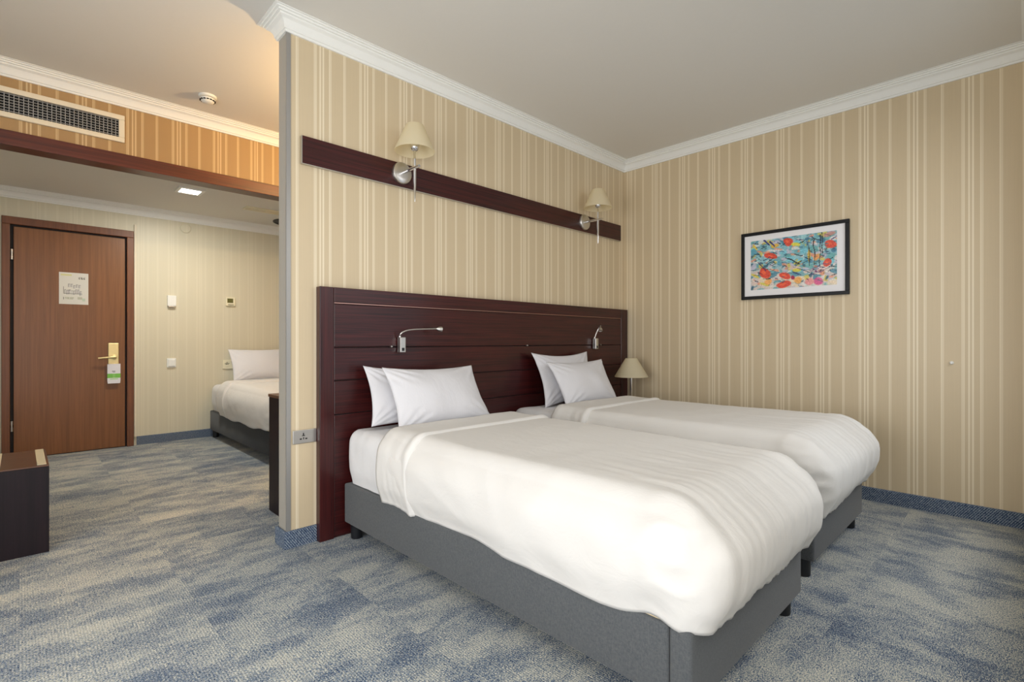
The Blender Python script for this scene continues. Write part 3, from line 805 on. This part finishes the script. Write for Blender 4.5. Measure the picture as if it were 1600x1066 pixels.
# ================================================================== nightstand and bedside lamp
t = thing('nightstand', 'dark wooden nightstand hidden between the bed and the corner', 'nightstand', (3.66, 2.3, 0))
obj('body', B(3.44, 3.90, 2.08, 2.52, .04, .40, bevel=.003), 'wenge', t)
obj('top', B(3.43, 3.91, 2.07, 2.525, .40, .425, bevel=.003), 'mahogany_x', t)
obj('drawer_front', B(3.45, 3.89, 2.066, 2.08, .24, .39, bevel=.002), 'mahogany_x', t)
obj('plinth', B(3.46, 3.88, 2.10, 2.50, 0, .04), 'wenge', t)
LX, LY = 3.705, 2.345
t = thing('table_lamp', 'bedside table lamp with cream cone shade in the room corner', 'table lamp', (LX, LY, .425))
bm = bmesh.new(); lathe(bm, [(.075, .425), (.075, .433), (.068, .439), (.015, .445), (0, .445)], (LX, LY, 0), n=36); obj('base', bm, 'chrome', t, smooth=True)
bm = bmesh.new(); lathe(bm, [(.011, .442), (.011, .80), (.014, .802), (.014, .84), (0, .84)], (LX, LY, 0), n=24); obj('stem', bm, 'chrome', t, smooth=True)
bm = bmesh.new(); cone(bm, [(.1385, .731), (.139, .735), (.050, .886), (.047, .889)], (LX, LY, 0)); obj('shade', bm, 'shade', t, smooth=True)

# ================================================================== desk behind the partition, luggage bench
t = thing('desk', 'dark wooden desk standing against the rear of the partition', 'desk', (1.9, 2.96, 0))
obj('side_panel', B(1.092, 1.122, YB + .014, 3.245, 0, .693, bevel=.002), 'wenge', t)
obj('side_panel', B(2.67, 2.70, YB + .014, 3.245, 0, .693, bevel=.002), 'wenge', t)
obj('desk_top', B(1.088, 2.704, YB + .014, 3.250, .694, .712, bevel=.002), 'bench_top', t)
obj('modesty_panel', B(1.122, 2.67, YB + .02, YB + .04, .25, .693), 'wenge', t)
t = thing('luggage_bench', 'dark wooden luggage bench with pale strips on its brown top', 'bench', (-.35, 3.61, 0))
obj('front_panel', B(-.90, .104, 3.36, 3.38, 0, .420, bevel=.0015), 'wenge', t)
obj('side_panel', B(.084, .104, 3.381, 3.868, 0, .420), 'wenge', t)
obj('side_panel', B(-.90, -.88, 3.381, 3.868, 0, .420), 'wenge', t)
obj('top', B(-.90, .104, 3.361, 3.868, .4205, .4265, bevel=.001), 'bench_top', t)
for x in (.078, -.084, -.246, -.408, -.570, -.732):
    obj('strip', B(x - .017, x + .017, 3.384, 3.862, .4266, .4296, bevel=.001), 'strip_pale', t)

# ================================================================== framed painting
t = thing('framed_painting', 'black framed abstract painting in blues and reds with a white mat', 'painting', (X0, 1.175, 1.347))
py0, py1, pz0, pz1 = .825, 1.525, 1.347, 1.848
xf0, xf1 = X0 - .022, X0 - .001
fw = .024
for (ya, yb, za, zb) in ((py0, py1, pz1 - fw, pz1), (py0, py1, pz0, pz0 + fw), (py0, py0 + fw, pz0 + fw, pz1 - fw), (py1 - fw, py1, pz0 + fw, pz1 - fw)):
    obj('frame_bar', B(xf0, xf1, ya, yb, za, zb, bevel=.002), 'frame_black', t)
ay0, ay1, az0, az1 = .897, 1.456, 1.417, 1.783
obj('mat_board', B(X0 - .013, X0 - .009, py0 + fw, py1 - fw, pz0 + fw, pz1 - fw), 'mat_board', t)
ra = random.Random(12)
def blob(cx, cy, rx, ry, ang, col, soft=.25): return (cx, cy, rx, ry, math.cos(ang), math.sin(ang), col, soft)
blobs = []
for _ in range(46):
    blobs.append(blob(ra.random(), ra.random() * .7, .03 + .05 * ra.random(), .02 + .03 * ra.random(), ra.uniform(-.9, .9), ra.choice([(120, 196, 212), (86, 158, 182), (158, 206, 210), (190, 188, 206), (104, 170, 170), (60, 120, 150)]), .6))
for _ in range(22):
    blobs.append(blob(ra.random(), .62 + .36 * ra.random(), .04 + .05 * ra.random(), .02 + .03 * ra.random(), ra.uniform(-.5, .8), ra.choice([(226, 206, 196), (214, 190, 182), (232, 214, 186), (198, 196, 190)]), .6))
for cx, cy, rx, ry, an in ((.47, .10, .065, .052, .6), (.25, .34, .095, .040, .42), (.94, .24, .075, .050, .35), (.18, .66, .085, .065, .75), (.42, .76, .085, .050, .35), (.41, .93, .095, .045, -.22), (.90, .58, .045, .055, .0)):
    blobs.append(blob(cx, cy, rx, ry, an, (222, 66, 44), .25)); blobs.append(blob(cx - .01, cy - .01, rx * .5, ry * .4, an, (240, 104, 66), .6))
for cx, cy, rx, ry, an, col in ((.55, .17, .05, .03, .2, (226, 214, 70)), (.57, .52, .06, .02, -.3, (222, 206, 80)), (.56, .68, .05, .03, .1, (228, 212, 76)), (.05, .13, .06, .02, .9, (230, 196, 70)), (.30, .15, .06, .03, -.2, (226, 176, 60)),
                               (.06, .72, .07, .018, .5, (220, 204, 74)), (.18, .90, .07, .02, .4, (216, 204, 90)), (.70, .40, .018, .10, .0, (210, 176, 64)), (.78, .46, .04, .05, .3, (234, 160, 90)), (.22, .85, .045, .05, .2, (244, 172, 96)),
                               (.57, .86, .05, .05, .0, (240, 168, 84)), (.80, .92, .06, .05, .1, (216, 84, 140)), (.71, .90, .05, .05, .1, (232, 150, 150)), (.52, .80, .022, .03, .0, (170, 30, 70)), (.92, .06, .08, .03, -.2, (196, 140, 130))):
    blobs.append(blob(cx, cy, rx, ry, an, col, .5))
strokes = []
for (x, y0_, y1_) in ((.70, .22, .60), (.76, .10, .60), (.82, .05, .66), (.84, .0, .40)): strokes.append((x, y0_, x + .004, y1_, .006, (34, 34, 44)))
for _ in range(90):
    x, y = ra.random(), ra.random() * .92; an = ra.choice([.6, .75, .5, -.6, 0.1]); L = .02 + .08 * ra.random()
    strokes.append((x, y, x + L * math.cos(an), y + L * math.sin(an), .003 + .004 * ra.random(), ra.choice([(22, 24, 40), (24, 24, 28), (40, 44, 110), (30, 60, 84), (70, 110, 120)])))
for _ in range(26):
    x, y = .69 + .16 * ra.random(), .56 + .22 * ra.random(); strokes.append((x, y, x + .05, y + ra.uniform(-.05, .06), .004, ra.choice([(36, 36, 60), (60, 66, 130), (140, 60, 120)])))
for (x, y) in ((.30, .05), (.23, .01)): strokes.append((x - .06, y, x, y + .10, .012, (44, 44, 120)))
strokes += [(.45, .42, .60, .55, .010, (20, 24, 34)), (.55, .54, .62, .50, .009, (24, 26, 30)), (.10, .46, .20, .62, .008, (44, 28, 96)), (.12, .55, .26, .60, .006, (24, 24, 40))]
def art_fn(u, v):
    w = noise.noise((u * 9, v * 6, 1.7)) * .02; uu, vv = u + w, v + noise.noise((u * 8, v * 8, 5)) * .025
    low = smooth01(.50, .74, v + .20 * noise.noise((u * 4, v * 4, .5)))
    c = lerp3((136, 186, 198), (216, 202, 194), low)
    for k, (sx_, sy_, col, th) in enumerate(((7, 12, (70, 132, 156), .18), (9, 7, (198, 190, 204), .16), (14, 9, (108, 168, 176), .12), (11, 16, (226, 222, 214), .20), (16, 11, (214, 196, 92), .36), (18, 14, (52, 92, 112), .38), (13, 20, (226, 150, 120), .36))):
        n_ = noise.noise((uu * sx_ + vv * 3.5 + k * 7.3, vv * sy_ - uu * 4, k * 3.1))
        c = lerp3(c, col, smooth01(th, th + .16, n_) * .85)
    for (cx, cy, rx, ry, ca, sa, col, soft) in blobs:
        dx, dy = (uu - cx), (vv - cy) * .655
        if abs(dx) > .2 or abs(dy) > .2: continue
        a, b = (dx * ca + dy * sa) / rx, (-dx * sa + dy * ca) / ry
        r = a * a + b * b
        if r < 1: c = lerp3(c, col, min(1, (1 - r) / soft) * .92)
    for (xa, ya, xb, yb, wd, col) in strokes:
        dx, dy = xb - xa, (yb - ya); L2 = dx * dx + dy * dy + 1e-9
        k = max(0, min(1, ((uu - xa) * dx + (vv - ya) * dy) / L2))
        if math.hypot(uu - xa - k * dx, (vv - ya - k * dy) * .655) < wd * (.6 + .8 * abs(noise.noise((u * 60, v * 60, 9)))): c = col
    g = noise.noise((u * 70, v * 45, 3)) * 22 + noise.noise((u * 24, v * 60, 8)) * 16
    return tuple(x + g for x in c)
printed('canvas', 170, 112, lambda u, v: (X0 - .0136, ay1 + (ay0 - ay1) * u, az1 + (az0 - az1) * v), art_fn, 'paint', parent=t)

# tiny white knob on the right wall
bm = bmesh.new(); lathe(bm, [(.010, 0), (.010, -.006), (.006, -.010), (.008, -.014), (.006, -.019), (0, -.020)], (X0, .313, .906), axis='X', n=16)
o = obj('door_stop', bm, 'white_plastic', smooth=True); tag(o, 'tiny white round stop on the striped wall right of the painting', 'door stop')

for r_ in ROOTS:
    if '_base' in r_: del r_['_base']
